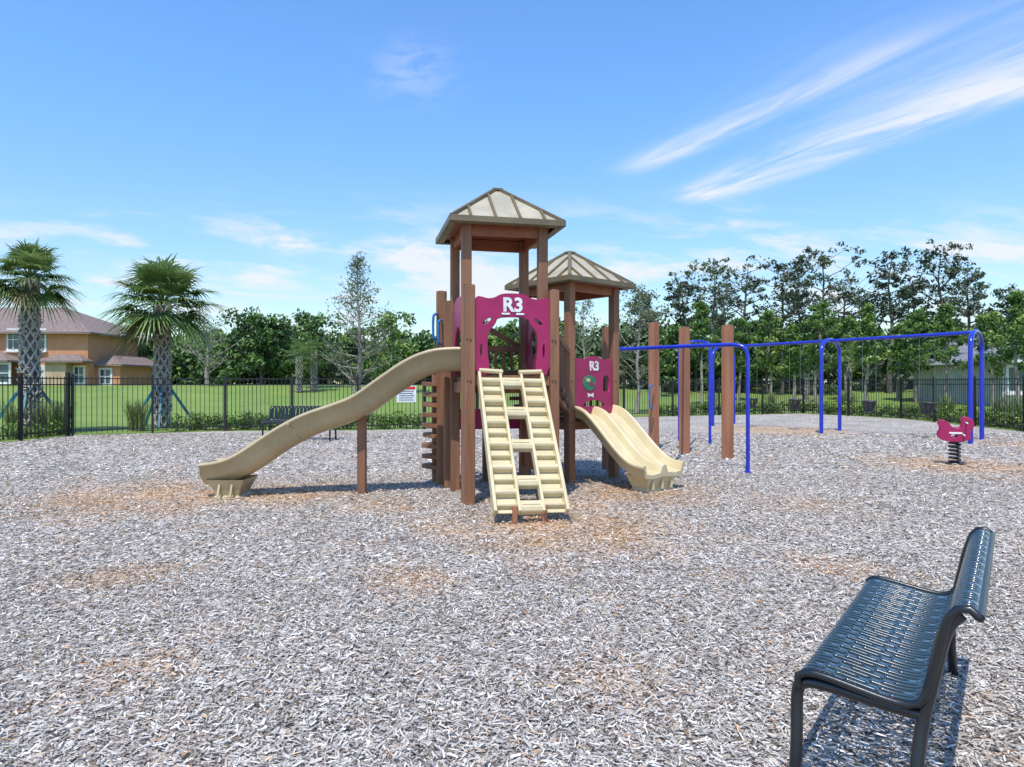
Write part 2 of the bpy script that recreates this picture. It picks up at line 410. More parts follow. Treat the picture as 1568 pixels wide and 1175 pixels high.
g.frame((P4+P3)/2+V((0,0,.98)),t,bk,(0,0,1),.86,.04,.28,2)
g.frame((P2+P3)/2+V((0,0,.7)),bk,t,(0,0,1),.8,.04,.75,3)
build('decks',g,[m_deck,m_post,m_mag,m_beam],PS,.006)
g=M()
def rail(a,b_,z0a,z1a,z0b,z1b,n,mi=0):
    g.beam(a+V((0,0,z1a)),b_+V((0,0,z1b)),.06,.08,mi); g.beam(a+V((0,0,z0a)),b_+V((0,0,z0b)),.06,.07,mi)
    for k in range(n):
        f=(k+.5)/n; p=a.lerp(b_,f); g.beam(p+V((0,0,z0a+(z0b-z0a)*f+.03)),p+V((0,0,z1a+(z1b-z1a)*f-.03)),.04,.045,mi,(0,1,0))
rail(P4+V((.05,0,0)),P3,1.62,1.95,1.62,1.95,8)
rail(P2,Q1,1.55,2.35,1.02,1.9,10)
rail(P3,Q4,1.55,2.35,1.02,1.9,8)
g.beam(P4+bk*.05+V((0.1,0,2.45)),P3+bk*.05+V((0,0,1.95)),.05,.07)
rail(Q4,Q3,1.02,1.75,1.02,1.75,7)
rail(Q3,Q2,1.02,1.75,1.02,1.75,7)
build('wood_railings',g,[m_post],PS,.006)
pw=(F2-F1).length-.115; po=F1+t*.06+V((0,0,1.57))+nn*.02
u=lambda a:a*pw
out=[(u(.0),0),(u(.0),.5),(u(0),.90),(u(.03),.965),(u(.10),.955),(u(.18),.935),(u(.26),.95),(u(.33),.99),(u(.42),1.005),(u(.58),1.005),(u(.67),.99),(u(.74),.95),(u(.82),.935),(u(.90),.955),(u(.97),.965),(u(1),.90),(u(1),.5),(u(1),0),
     (u(.82),0),(u(.80),.10),(u(.83),.26),(u(.83),.44),(u(.81),.54),(u(.73),.62),(u(.70),.70),(u(.5),.715),(u(.30),.70),(u(.27),.62),(u(.19),.54),(u(.17),.44),(u(.17),.26),(u(.20),.10),(u(.18),0)]
holes=[ell(u(.16),.66,.065,.02,14,.6),ell(u(.84),.66,.065,.02,14,-.6),ell(u(.085),.30,.013,.085,14),ell(u(.915),.30,.013,.085,14)]
panel('front_panel',[csm(out,1)]+holes,po,t,.022,m_mag,PS)
text('panel_logo','R3',po+t*(pw*.5)+V((0,0,.785))+nn*.02,t,.235,m_white,PS,off=.008)
g=M()
for k in (-1,1): g.frame(po+t*(pw*.5+k*.09)+V((0,0,.752))+nn*.022,t,bk,(0,0,1),.10,.012,.022)
build('logo_underline',g,[m_white],PS)
lo=P4+V((0,0,1.58))-t*.02
panel('slide_entry_panel',[csm([(.08,0),(.08,.9),(.2,.98),(.48,1.02),(.78,.98),(.89,.9),(.89,0),(.78,0),(.76,.5),(.48,.66),(.21,.5),(.19,0)],1)],lo,(P1-P4),.02,m_mag,PS)
panel('side_panel',[csm([(.08,0),(.08,.7),(.2,.8),(.48,.85),(.78,.8),(.89,.7),(.89,0)],1),ell(.48,.4,.16,.2)],P2+V((0,0,1.58))+t*.02,(P3-P2),.02,m_mag,PS)
qn=V((ex.y,-ex.x,0)); qo=Q1+ex*.07+qn*.02+V((0,0,.93)); qw=.83
panel('slide_panel',[csm([(0,.08),(0,.55),(.0,.88),(.04,.92),(.16,.90),(.25,.91),(.33,.95),(.5,.95),(.58,.91),(.67,.90),(.79,.92),(.83,.88),(.83,.5),(.83,.08),(.70,.08),(.62,.26),(.42,.30),(.2,.26),(.12,.08)],1),
   [(.62,.42),(.75,.42),(.75,.60),(.72,.66),(.65,.66),(.62,.60)]],qo,ex,.02,m_mag,PS)
text('small_panel_logo','R3',qo+ex*.415+V((0,0,.74))+qn*.018,ex,.19,m_white,PS,off=.006)
panel('emblem',[ell(.31,.55,.14,.115)],qo+qn*.014,ex,.01,m_green,PS)
panel('emblem_inner',[ell(.28,.59,.045,.03)],qo+qn*.024,ex,.008,m_cream,PS,.001)
panel('emblem_inner_b',[ell(.36,.53,.05,.028)],qo+qn*.024,ex,.008,m_mag,PS,.001)
panel('emblem_bow',[[(.28,.33),(.34,.355),(.40,.33),(.40,.40),(.34,.375),(.28,.40)]],qo+qn*.014,ex,.008,m_white,PS,.001)
def frames(pts,right):
    o=[]
    for i,p in enumerate(pts):
        d=(pts[min(i+1,len(pts)-1)]-pts[max(i-1,0)]).normalized(); r=V(right); up=r.cross(d)
        if up.z<0: up=-up
        o.append((p,r,up.normalized()))
    return o
mid=(Q1+Q2)/2
sp_=[(0,1.0),(.10,.99),(.22,.93),(.42,.76),(.62,.57),(.82,.40),(1.0,.29),(1.15,.25),(1.30,.24)]
sp_=[mid+qn*(a+.03)+V((0,0,z)) for a,z in sp_]
sp_=smooth(sp_,2)
w=.43
prof=[(-w-.03,.13),(-w+.01,.145),(-w+.03,.12),(-w+.06,.02),(-.25,0),(-.08,.02),(-.045,.11),(0,.13),(.045,.11),(.08,.02),(.25,0),(w-.06,.02),(w-.03,.12),(w-.01,.145),(w+.03,.13),(w+.03,.10),(w-.0,.08),(w-.03,-.03),(.25,-.05),(0,-.03),(-.25,-.05),(-w+.03,-.03),(-w,.08),(-w-.03,.10)]
g=M(); g.sweep(frames(sp_,ex),prof[::-1])
pe=mid+qn*1.12
vs=[]
for z,sx,sy in ((.23,.33,.20),(.05,.26,.13),(.0,.28,.15)):
    for i,j in((-1,-1),(1,-1),(1,1),(-1,1)): vs.append(pe+ex*i*sx+qn*j*sy+V((0,0,z)))
g.add(vs,[(0+k*4+i,k*4+(i+1)%4,k*4+4+(i+1)%4,k*4+4+i) for k in range(2) for i in range(4)])
for k in(-1,0,1): g.frame(pe+ex*k*.2+qn*.175+V((0,0,.12)),ex,(0,0,1),qn,.035,.17,.03)
g.frame(mid+qn*.03+V((0,0,1.08)),ex,qn,(0,0,1),.80,.05,.10,1)
build('double_slide',g,[m_cream,m_mag],PS,.003)
Yc=9.05
zs=[(-.66,1.93),(-.80,1.93),(-1.0,1.91),(-1.24,1.82),(-1.59,1.58),(-1.93,1.33),(-2.28,1.20),(-2.62,1.09),(-2.97,.89),(-3.31,.65),(-3.55,.52),(-3.78,.465),(-3.94,.45)]
dep=.25
pth=smooth([V((x_,Yc-.10*max(0,(-x_-2.2)/1.5),z-dep)) for x_,z in zs],2)
w=.27
prof=[(-w-.045,dep),(-w,dep+.012),(-w+.025,dep-.01),(-w+.05,.10),(-w+.13,.02),(0,0),(w-.13,.02),(w-.05,.10),(w-.025,dep-.01),(w,dep+.012),(w+.045,dep),(w+.045,dep-.035),(w+.01,dep-.045),(w-.015,.08),(w-.11,-.03),(0,-.05),(-w+.11,-.03),(-w+.015,.08),(-w-.01,dep-.045),(-w-.045,dep-.035)]
g=M(); g.sweep(frames(pth,(0,1,0)),prof)
fx0=-3.66; ye=Yc-.1
vs=[]
lv=[(.24,.24,.26),(.10,.17,.20),(.03,.15,.18),(.0,.19,.22)]
for z,sx,sy in lv:
    for i,j in((-1,-1),(1,-1),(1,1),(-1,1)): vs.append(V((fx0+i*sx,ye+j*sy,z)))
g.add(vs,[(k*4+i,k*4+(i+1)%4,k*4+4+(i+1)%4,k*4+4+i) for k in range(3) for i in range(4)])
for k in(-.08,.08): g.frame((fx0+k,ye-.235,.13),(1,0,0),(0,1,-.35),(0,.35,1),.025,.03,.2)
g.tube([V((-3.95,ye-w-.02,.45)),V((-3.97,ye-w+.05,.30)),V((-3.99,ye-.1,.215)),V((-3.99,ye+.1,.215)),V((-3.97,ye+w-.05,.30)),V((-3.95,ye+w+.02,.45))],.025,8)
# moulded joint flange between slide sections
fr=frames(pth,(0,1,0)); k=len(fr)*6//10
for kk in (k,):
    p_,r_,u_=fr[kk]
    g.tube([p_+r_*a*1.015+u_*(b_+.0) for a,b_ in prof[10:20]],.012,6)
build('wave_slide',g,[m_tan],PS)
g=M(); g.post(-2.0,9.1,0,1.06,.11,0); g.box((-2.0,9.1,1.04),(.16,.3,.04)); g.box((-3.68,ye,.02),(.2,.3,.06),0,1)
build('slide_leg',g,[m_post,m_dark],PS,.008)
T0=V((-.02,8.36,1.56)); Lw=.39
T1=T0+nn*1.22-V((.05,0,0)); T1.z=.13
dl=(T1-T0).normalized(); tr=(t-dl*t.dot(dl)).normalized(); ln=tr.cross(dl)
if ln.z<0: ln=-ln
LL=(T1-T0).length
g=M()
for sgn in(-1,1):
    for o,wd,hh in((Lw,.035,.12),(Lw-.26,.03,.10)):
        g.frame(T0+dl*LL/2+tr*sgn*o,dl,tr,ln,LL+.04,wd,hh)
    g.frame(T0+dl*LL/2+tr*sgn*(Lw-.13)-ln*.045,dl,tr,ln,LL,.23,.015)
    nr=12
    for k in range(nr):
        c=T0+dl*(LL*(k+.5)/nr)+tr*sgn*(Lw-.13)
        bb_=[( -.045,-.03),(-.03,.02),(-.012,.038),(.018,.038),(.036,.02),(.05,-.03)]
        if k%2: bb_=[(a*.6,b2*1.0-.022) for a,b2 in bb_]
        vs=[c+dl*a+ln*b2+tr*s2*.115 for s2 in(-1,1) for a,b2 in bb_]
        g.add(vs,[(i,i+1,i+7,i+6) for i in range(5)]+[(0,1,2,3,4,5),(11,10,9,8,7,6)],0,False)
    g.tube([T0-dl*.03+tr*sgn*(Lw-.29)+ln*.04,T0-dl*.05+tr*sgn*Lw+ln*.04],.03,8)
for k in (0.6,3.5,6.5,9.6,11.6):
    c=T0+dl*(LL*k/12)
    bb_=[(-.075,-.05),(-.06,.015),(-.02,.035),(.03,.035),(.07,.015),(.08,-.05)]
    vs=[c+dl*a+ln*b2+tr*s2*(Lw-.275) for s2 in(-1,1) for a,b2 in bb_]
    g.add(vs,[(i,i+1,i+7,i+6) for i in range(5)]+[(5,0,6,11),(0,1,2,3,4,5),(11,10,9,8,7,6)],0,False)
    g.frame(c+ln*.037,dl,tr,ln,.012,2*(Lw-.29),.012)
build('climbing_ladder',g,[m_cream],PS,.008)
g=M()
for sgn in(-.18,.14):
    c=T1+tr*sgn; g.box((c.x,c.y+.03,.08),(.05,.05,.2),th0)
build('ladder_feet',g,[m_post2],PS,.004)
g=M(); pc=V((X(667,10.1),10.1,0)); g.tube([pc,pc+V((0,0,1.6))],.055,10)
for k in range(9):
    z=.22+k*.15; a=math.pi+.35*math.sin(k*1.7)
    pts=[]
    for j in range(9):
        f=j/8*math.pi-math.pi/2; pts.append((.33*math.cos(f)*1.0,.20*math.sin(f)))
    vs=[]
    for dz in(0,.06):
        for x_,y_ in pts:
            zz=z+dz+.05*max(0,x_)
            vs.append((pc.x+x_*math.cos(a)-y_*math.sin(a)+.13,pc.y-.05+x_*math.sin(a)+y_*math.cos(a),zz))
    nq=len(pts); g.add(vs,[tuple(range(nq))[::-1],tuple(range(nq,2*nq))]+[(i,(i+1)%nq,nq+(i+1)%nq,nq+i) for i in range(nq)])
g.frame(pc+V((.08,.10,.85)),(1,0,0),(0,1,0),(0,0,1),.16,.03,1.4)
build('leaf_step_climber',g,[m_post],PS,.004)
g=M()
def loop(c,dx,h,r=.016,dd=(0,0,0)):
    c=V(c); q_=V(dd)
    g.tube(smooth([c+V((0,0,h/2)),c+V((dx*.6,0,h/2))+q_,c+V((dx,0,h/2-.05))+q_,c+V((dx,0,-h/2+.05))+q_,c+V((dx*.6,0,-h/2))+q_,c+V((0,0,-h/2))],2),r,8)
loop((G1.x-.05,G1.y-.09,2.28),-.05,.36,.018,(0,-.10,0)); loop((G1.x+.02,G1.y-.09,2.2),-.04,.34,.018,(0,-.14,0))
p=V((X(999,15),14.85,0)); loop((p.x-.02,p.y,1.18),-.10,.5,.02,(0,-.1,0))
build('grab_handles',g,[m_lblue],PS)
OB=empty('overhead_bar',(3,12.5,0))
g=M()
for (px_,pb,ptop) in ((1001,690,495),(1048,695,502),(1114,703,499)):
    xx,dd=G(px_,pb); g.post(xx,dd,0,Z(ptop,dd),.17,.55)
build('wood_posts',g,[m_post2],OB,.012)
g=M()
e1=V((3.87,11.2,0)); e0=V((1.9,12.6,0)); 
pts=[e0+V((0,0,2.10)),e1.lerp(e0,.18)+V((0,0,2.12)),e1.lerp(e0,.05)+V((0,0,2.11)),e1+V((0,0,2.0)),e1+V((0,0,1.7)),e1]
g.tube(smooth([pts[0]]+pts[1:],3),.033,12)
g.tube([e1+V((0,0,0)),e1+V((0,0,.03))],.06,12)
e2=V((X(1087,16.5),16.5,0)); e3=V((X(1040,17.5),17.5,0))
g.tube(smooth([e2,e2+V((0,0,2.1)),e2+V((0,0,2.42)),e2.lerp(e3,.2)+V((0,0,2.5)),e2.lerp(e3,.5)+V((0,0,2.52)),e2.lerp(e3,.8)+V((0,0,2.5)),e3+V((0,0,2.42)),e3+V((0,0,2.1)),e3],2),.035,10)
g.tube([e0.lerp(e1,.45)+V((0,0,2.1)),e2.lerp(e3,.5)+V((0,0,2.52))],.025,8)
build('blue_tube_rail',g,[m_blue],OB)
SW=empty('swing_set',(9.6,20.6,0))
cs=[V((11.70,17.2,0)),V((9.62,20.6,0)),V((7.5,24.2,0))]; sdv=(cs[2]-cs[0]).normalized(); pv=V((.67,.74,0)).normalized()
g=M()
for c in cs:
    a=c-pv*.85;b_=c+pv*.85
    g.tube(smooth([a,a+V((0,0,2.2)),a+V((0,0,2.52)),a.lerp(b_,.2)+V((0,0,2.74)),a.lerp(b_,.5)+V((0,0,2.8)),a.lerp(b_,.8)+V((0,0,2.74)),b_+V((0,0,2.52)),b_+V((0,0,2.2)),b_],2),.055,12)
g.tube([cs[0]+V((0,0,2.76)),cs[2]+V((0,0,2.76))],.045,12)
build('swing_frame',g,[m_blue],SW)
g=M()
for bay in(0,1):
    for f in(.3,.7):
        c=cs[bay].lerp(cs[bay+1],f); zb=.62 
        for s_ in(-.2,.2):
            g.tube([c+sdv*s_+V((0,0,2.75)),c+sdv*s_+V((0,0,zb+.35))],.005,5,1)
        g.tube([c+sdv*.2*math.cos(a)+pv*.16*math.sin(a)+V((0,0,zb+.33)) for a in [i*math.pi/8 for i in range(16)]],.03,8,0,closed=True)
        for a in [i*math.pi/4 for i in range(8)]:
            g.beam(c+sdv*.2*math.cos(a)+pv*.16*math.sin(a)+V((0,0,zb+.33)),c+sdv*.1*math.cos(a)+pv*.08*math.sin(a)+V((0,0,zb+.05)),.07,.02)
        g.box((c.x,c.y,zb+.05),(.26,.22,.05),.5)
build('swing_seats',g,[m_dark,m_chain],SW)
SR=empty('spring_rider',(8.04,12.4,0)); bx,by=8.04,12.4
g=M()
g.tube([V((bx+.085*math.cos(a),by+.085*math.sin(a),.03+a/(2*math.pi*6)*.40)) for a in [i*math.pi/8 for i in range(16*6+1)]],.019,8)
g.tube([(bx,by,0),(bx,by,.03)],.15,16); g.tube([(bx,by,.43),(bx,by,.46)],.12,16)
build('coil_spring',g,[m_dark],SR)
rx=V((.9,-.44,0)).normalized(); rn=V((rx.y,-rx.x,0))
prf=csm([(-.24,-.02),(-.28,.08),(-.22,.18),(-.27,.28),(-.20,.35),(-.1,.30),(-.05,.2),(.08,.19),(.12,.30),(.09,.38),(.2,.41),(.29,.32),(.27,.2),(.22,.12),(.24,0),(.1,-.05),(-.1,-.05)],2)
for k in(-.12,.12):
    panel('side_body' if k<0 else 'side_body_b',[prf,ell(.19,.31,.035,.03),ell(-.02,.06,.05,.03)],V((bx,by,.47))+rn*k,rx,.02,m_mag,SR)
g=M()
c=V((bx,by,.66)); g.frame(c-rx*.02,rx,rn,(0,0,1),.26,.22,.03); g.frame(V((bx,by,.48)),rx,rn,(0,0,1),.2,.22,.03)
build('seat',g,[m_mag],SR,.005)
g=M(); g.tube([V((bx,by,.77))+rx*.16-rn*.24,V((bx,by,.77))+rx*.16+rn*.24],.015,8); g.tube([V((bx,by,.55))+rx*.12-rn*.24,V((bx,by,.55))+rx*.12+rn*.24],.015,8)
for k in(-.134,.134): g.frame(V((bx,by,.58))+rn*k*1.05,rx,rn,(0,0,1),.2,.01,.03)
build('handles',g,[m_white],SR)

# ------------------------------------------------------------ benches
def bench(name,o,Lx,length,mat,legmat,splay=.0,slot=.013,bar=.016,near=True,sc=1.0):
    L=V((Lx[0],Lx[1],0)).normalized(); D=V((L.y,-L.x,0)); o=V((o[0],o[1],0))
    E=empty(name,o)
    pf=smooth([V((w_,0,z)) for w_,z in [(.0,.405),(-.005,.44),(.025,.462),(.09,.458),(.2,.44),(.3,.425),(.36,.43),(.39,.47),(.41,.56),(.43,.66),(.445,.73),(.47,.77),(.51,.775),(.53,.75)]],3)
    ds=[0]
    for a,b_ in zip(pf[:-1],pf[1:]): ds.append(ds[-1]+(b_-a).length)
    tot=ds[-1]; N=int(tot/.0115); pr=[]
    for i in range(N+1):
        s_=tot*i/N; j=max(k for k in range(len(ds)) if ds[k]<=s_+1e-9); j=min(j,len(pf)-2)
        f=(s_-ds[j])/(ds[j+1]-ds[j]); pr.append(pf[j].lerp(pf[j+1],f))
    P_=lambda u_,q_: o+L*u_+D*q_.x+V((0,0,q_.z))
    us=[0,.03]; kinds=[True]; x_=.03; k=0
    while x_<length-.05:
        us.append(x_+slot); kinds.append(k); x_+=slot; us.append(x_+bar); kinds.append(True); x_+=bar; k+=1
    us.append(length); kinds.append(True)
    g=M(); nu=len(us); vs=[P_(u_,q_) for u_ in us for q_ in pr]; fs=[]
    for i in range(nu-1):
        for j in range(N):
            s_=tot*j/N
            solid=kinds[i] is True or s_<.035 or s_>tot-.03
            if not solid:
                if near: solid=((s_+[0,.035,.07,.035][kinds[i]%4])%.14)<.035
                else: solid=.40<s_<.43
            if solid: fs.append((i*(N+1)+j,(i+1)*(N+1)+j,(i+1)*(N+1)+j+1,i*(N+1)+j+1))
    g.add(vs,fs,0,True)
    ob=build('slotted_seat_and_back',g,[mat],E); s=ob.modifiers.new('s','SOLIDIFY'); s.thickness=.005; s.offset=0
    g=M()
    for u_ in(0,length): g.tube([P_(u_,q_) for q_ in pr[::3]],.014,8)
    g.tube([P_(0,pr[0]),P_(length,pr[0])],.014,8); g.tube([P_(0,pr[-1]),P_(length,pr[-1])],.014,8)
    for u_,sg in((.02,-1),(length-.02,1)):
        W_=lambda w_,z,du=0: o+L*(u_+du)+D*w_+V((0,0,z))
        g.tube(smooth([W_(.48,.745),W_(.44,.70),W_(.405,.52),W_(.375,.38),W_(.36,.2,sg*splay*.5),W_(.37,.0,sg*splay)],2),.021,10)
        g.tube(smooth([W_(.385,.40),W_(.25,.405),W_(.06,.425),W_(.0,.41),W_(-.01,.36),W_(.0,.2,sg*splay*.3),W_(-.01,0,sg*splay*.5)],2),.021,10)
        for w_,dz in((.37,splay),(-.01,splay*.5)): 
            c=W_(w_,.008,sg*dz); g.tube([c-V((0,0,.008)),c+V((0,0,.006))],.035,12)
    build('frame_and_legs',g,[legmat],E)
    E.scale=(sc,sc,sc)
bench('park_bench',(1.01,2.41),(.592,.806),1.44,m_bench,m_bench2,.12)
bench('park_bench',(-4.62,17.4),(-1,.10),1.62,m_bench2,m_bench2,0,.022,.065,False,1.13)

# ------------------------------------------------------------ sign on fence
p=G(622,658.5); SG=empty('warning_sign',(p[0],p[1],1.1))
zc=Z(604,p[1]); a=V((*fpts[5],0)); b_=V((*fpts[6],0)); sdr=(b_-a).normalized(); sn=V((sdr.y,-sdr.x,0))
c=V((p[0],p[1],zc))+sn*.06
g=M(); g.frame(c,sdr,sn,(0,0,1),.62,.01,.52,0); g.frame(c+V((0,0,.19))+sn*.01,sdr,sn,(0,0,1),.56,.006,.09,1)
for k in range(5): g.frame(c+V((0,0,.09-.07*k))+sn*.01-sdr*.02*(k%2),sdr,sn,(0,0,1),.48-.05*(k%2),.006,.016,2)
build('sign_board',g,[m_white,m_signred,m_dark],SG)

# ------------------------------------------------------------ vegetation
def rhomb(c,s,asp=.45):
    n=len(c); a=rng.normal(size=(n,3))
    a/=np.linalg.norm(a,axis=1)[:,None]; r=rng.normal(size=(n,3)); b_=np.cross(a,r); b_/=np.linalg.norm(b_,axis=1)[:,None]
    s=s[:,None]; return np.stack([c-a*s,c-b_*s*asp,c+a*s,c+b_*s*asp],1)
def clump(centers,rad,nper,size,flat=.7,base=None):
    cs_,sh_=[],[]
    for i,(c,r) in enumerate(zip(centers,rad)):
        d=rng.normal(size=(nper,3)); d/=np.linalg.norm(d,axis=1)[:,None]
        rr=rng.uniform(.35,1.05,nper)**.6
        d=d*rr[:,None]*r; d[:,2]*=flat
        cs_.append(d+np.array(c)); bs=rng.uniform(-.16,.16)+(base[i] if base else 0)
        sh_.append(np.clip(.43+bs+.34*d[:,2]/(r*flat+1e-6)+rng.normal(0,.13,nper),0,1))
    c=np.concatenate(cs_); s=np.concatenate(sh_)
    return rhomb(c,size*rng.uniform(.6,1.3,len(c))),s
def tree(name,x,y,H,R,cb,nl,nper,size,crad,lm,bm,tr=.12,flat=.7,sub=3,up=.5,seed=1,spread=1.0,mode='round'):
    bz=tz(x,y)-.05; H=H-bz
    R_=random.Random(seed); g=M(); tips=[];rad=[]
    top=V((x+R_.uniform(-.1,.1)*H*.3,y,H*.93)); pts=[V((x,y,0))]
    for k in range(1,6):
        f=k/5; pts.append(V((x,y,0)).lerp(top,f)+V((R_.uniform(-1,1),R_.uniform(-1,1),0))*.02*H*(1 if k<5 else 0))
    g.tube(pts,0,8,0,radii=[tr*(1.25-k*.22) if k<5 else tr*.12 for k in range(6)])
    for i in range(nl):
        f=cb+(1-cb)*(i+R_.random())/nl*.95; j=min(int(f*5),4); st=pts[j].lerp(pts[j+1],f*5-j)
        a=i*2.4+R_.uniform(-.5,.5)
        if mode=='cone': rr=R*(1.05-(f-cb)/(1-cb))
        elif mode=='flat': rr=R*(.55+.6*math.sin(math.pi*min(1,(f-cb)/(1-cb)*.9+.1)))
        else: rr=R*math.sin(math.pi*(.18+.72*(f-cb)/(1-cb)))
        rr*=R_.uniform(.45,1.25) if mode=='flat' else R_.uniform(.7,1.15)
        en=st+V((math.cos(a)*rr,math.sin(a)*rr,rr*up*R_.uniform(.4,1.5)))
        if en.z>H*1.02: en.z=H*1.02
        md=st.lerp(en,.5)+V((R_.uniform(-.1,.1)*rr,R_.uniform(-.1,.1)*rr,-.06*rr))
        lr=tr*.42*(1.1-f)+.008
        if mode=='flat': lr*=1.4
        g.tube([st,md,en],0,5,0,radii=[lr,lr*.7,lr*.25],caps=False)
        tips.append(en);rad.append(crad*R_.uniform(.7,1.2))
        for k in range(sub):
            s_=st.lerp(en,R_.uniform(.35,.9)); e_=s_+V((R_.uniform(-1,1),R_.uniform(-1,1),R_.uniform(-.1,.9)))*rr*.42
            g.tube([s_,e_],0,4,0,radii=[lr*.4,lr*.12],caps=False); tips.append(e_); rad.append(crad*R_.uniform(.5,1))
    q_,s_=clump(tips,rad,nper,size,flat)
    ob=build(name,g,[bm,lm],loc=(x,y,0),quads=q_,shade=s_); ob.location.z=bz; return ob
def mass(name,specs,lm,bm,size=.26,nper=70,ncl=14):
    g=M(); C=[];R=[];BS=[]
    for (x,y,H,Rr) in specs:
        bz=tz(x,y)-.1; tb=random.uniform(-.18,.15)
        g.tube([(x,y,bz),(x+random.uniform(-.3,.3),y,bz+(H-bz)*.6)],0,6,0,radii=[.16,.07])
        for k in range(ncl):
            f=random.random()**.75; z=bz+(H-bz)*(.08+.87*f); rr=Rr*math.sqrt(max(.12,1-(abs(f-.45)/.62)**2))
            a=random.uniform(0,6.283); q_=rr*random.uniform(.2,.95)
            C.append((x+math.cos(a)*q_,y+math.sin(a)*q_,z)); R.append(Rr*random.uniform(.20,.42)); BS.append(tb)
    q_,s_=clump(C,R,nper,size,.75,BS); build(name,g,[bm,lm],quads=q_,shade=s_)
def band_trees(n,p0,p1,d0,d1,ty0,tv,r0,r1,size=.26,nper=60,ncl=14,wave=0,wts=(6,2,2)):
    S={0:[],1:[],2:[]}
    for i in range(n):
        px_=p0+(p1-p0)*(i+random.random())/n; d=random.uniform(d0,d1); ty=ty0-wave*math.sin(px_*.017)-random.uniform(-tv,tv)
        S[random.choices([0,1,2],wts)[0]].append((X(px_,d),d,Z(ty,d),random.uniform(r0,r1)))
    for k,mt in enumerate((m_leaf,m_leafy,m_leafg)):
        if S[k]: mass('distant_trees',S[k],mt,m_bark,size,nper,ncl)
band_trees(44,120,760,66,80,516,12,2.6,4.0,wave=9,size=.32,nper=50)
band_trees(44,125,760,57,65,522,20,1.8,3.2,wave=9,nper=54)
band_trees(46,690,1010,54,76,504,24,1.6,3.2,nper=50)
band_trees(70,985,1760,66,82,506,24,2.2,3.4,size=.34,nper=48,wts=(7,1,2))
band_trees(72,985,1760,52,64,520,34,1.2,2.5,nper=54,wts=(5,3,2))
band_trees(34,-500,130,76,92,520,14,2.8,4.0,.4,44,12)
for i,(px_,ty,d,hw) in enumerate([(1088,396,52,38),(1048,424,54,24),(1140,392,54,26),(1196,394,52,36),(1255,370,55,38),(1290,420,58,22),(1362,380,50,32),(1438,374,52,36),(1486,402,56,28),(1395,428,56,18),(985,452,56,20),(1110,436,58,24),(1225,414,58,24),(1545,438,56,26),(1325,440,60,22)]):
    sparse=i in(2,5,11)
    tree('pine_tree',X(px_,d),d,Z(ty,d),hw*d/F*1.25,.48,20,17 if not sparse else 5,.15,.46,m_leafd if i%4 else m_leafg,m_bark,.17,.6,4,.5,seed=20+i,mode='flat')
for i,(px_,ty,d,hw) in enumerate([(1180,468,42,22),(1075,446,42,26),(1250,452,40,24),(1328,455,38,26),(1402,470,42,20),(1450,450,38,28),(1520,470,36,24),(1560,432,32,26),(1130,480,46,20),(1375,490,44,18),(1295,480,46,18),(1215,485,41,16),(1610,430,28,30),(1010,490,48,18)]):
    tree('young_pine_tree',X(px_,d),d,Z(ty,d),hw*d/F,.34,16,30,.12,.38,m_leafl if i%3 else m_leafy,m_pbark,.09,.8,3,.55,seed=60+i,mode='cone' if i%2 else 'round')
tree('young_tree',X(545,26),26,Z(366,26),1.8,.12,40,16,.05,.34,m_leafs,m_pbark,.085,.9,5,.7,seed=5,mode='cone')
tree('young_tree',X(975,34),34,Z(428,34),1.3,.18,26,16,.075,.36,m_leafs,m_pbark,.09,.9,4,.8,seed=6)
tree('young_tree',X(897,36),36,Z(448,36),1.0,.18,20,14,.075,.34,m_leafs,m_pbark,.08,.9,3,.8,seed=8)
tree('bare_tree',X(318,50),50,Z(492,50),2.2,.18,24,7,.09,.5,m_leafs,m_pbark,.16,.8,4,.7,seed=9)
tree('broadleaf_tree',X(478,48),48,Z(478,48),1.6,.15,14,44,.16,.6,m_leaf,m_bark,.12,.9,3,.6,seed=10)
tree('broadleaf_tree',X(165,58),58,Z(515,58),2.2,.15,14,50,.2,.8,m_leafy,m_bark,.14,.8,3,.5,seed=11)
tree('broadleaf_tree',X(400,56),56,Z(488,56),2.6,.15,18,55,.2,.9,m_leaf,m_bark,.14,.8,3,.5,seed=13)
tree('broadleaf_tree',X(600,44),44,Z(486,44),1.6,.12,16,44,.14,.55,m_leafy,m_bark,.1,.9,3,.6,seed=12)
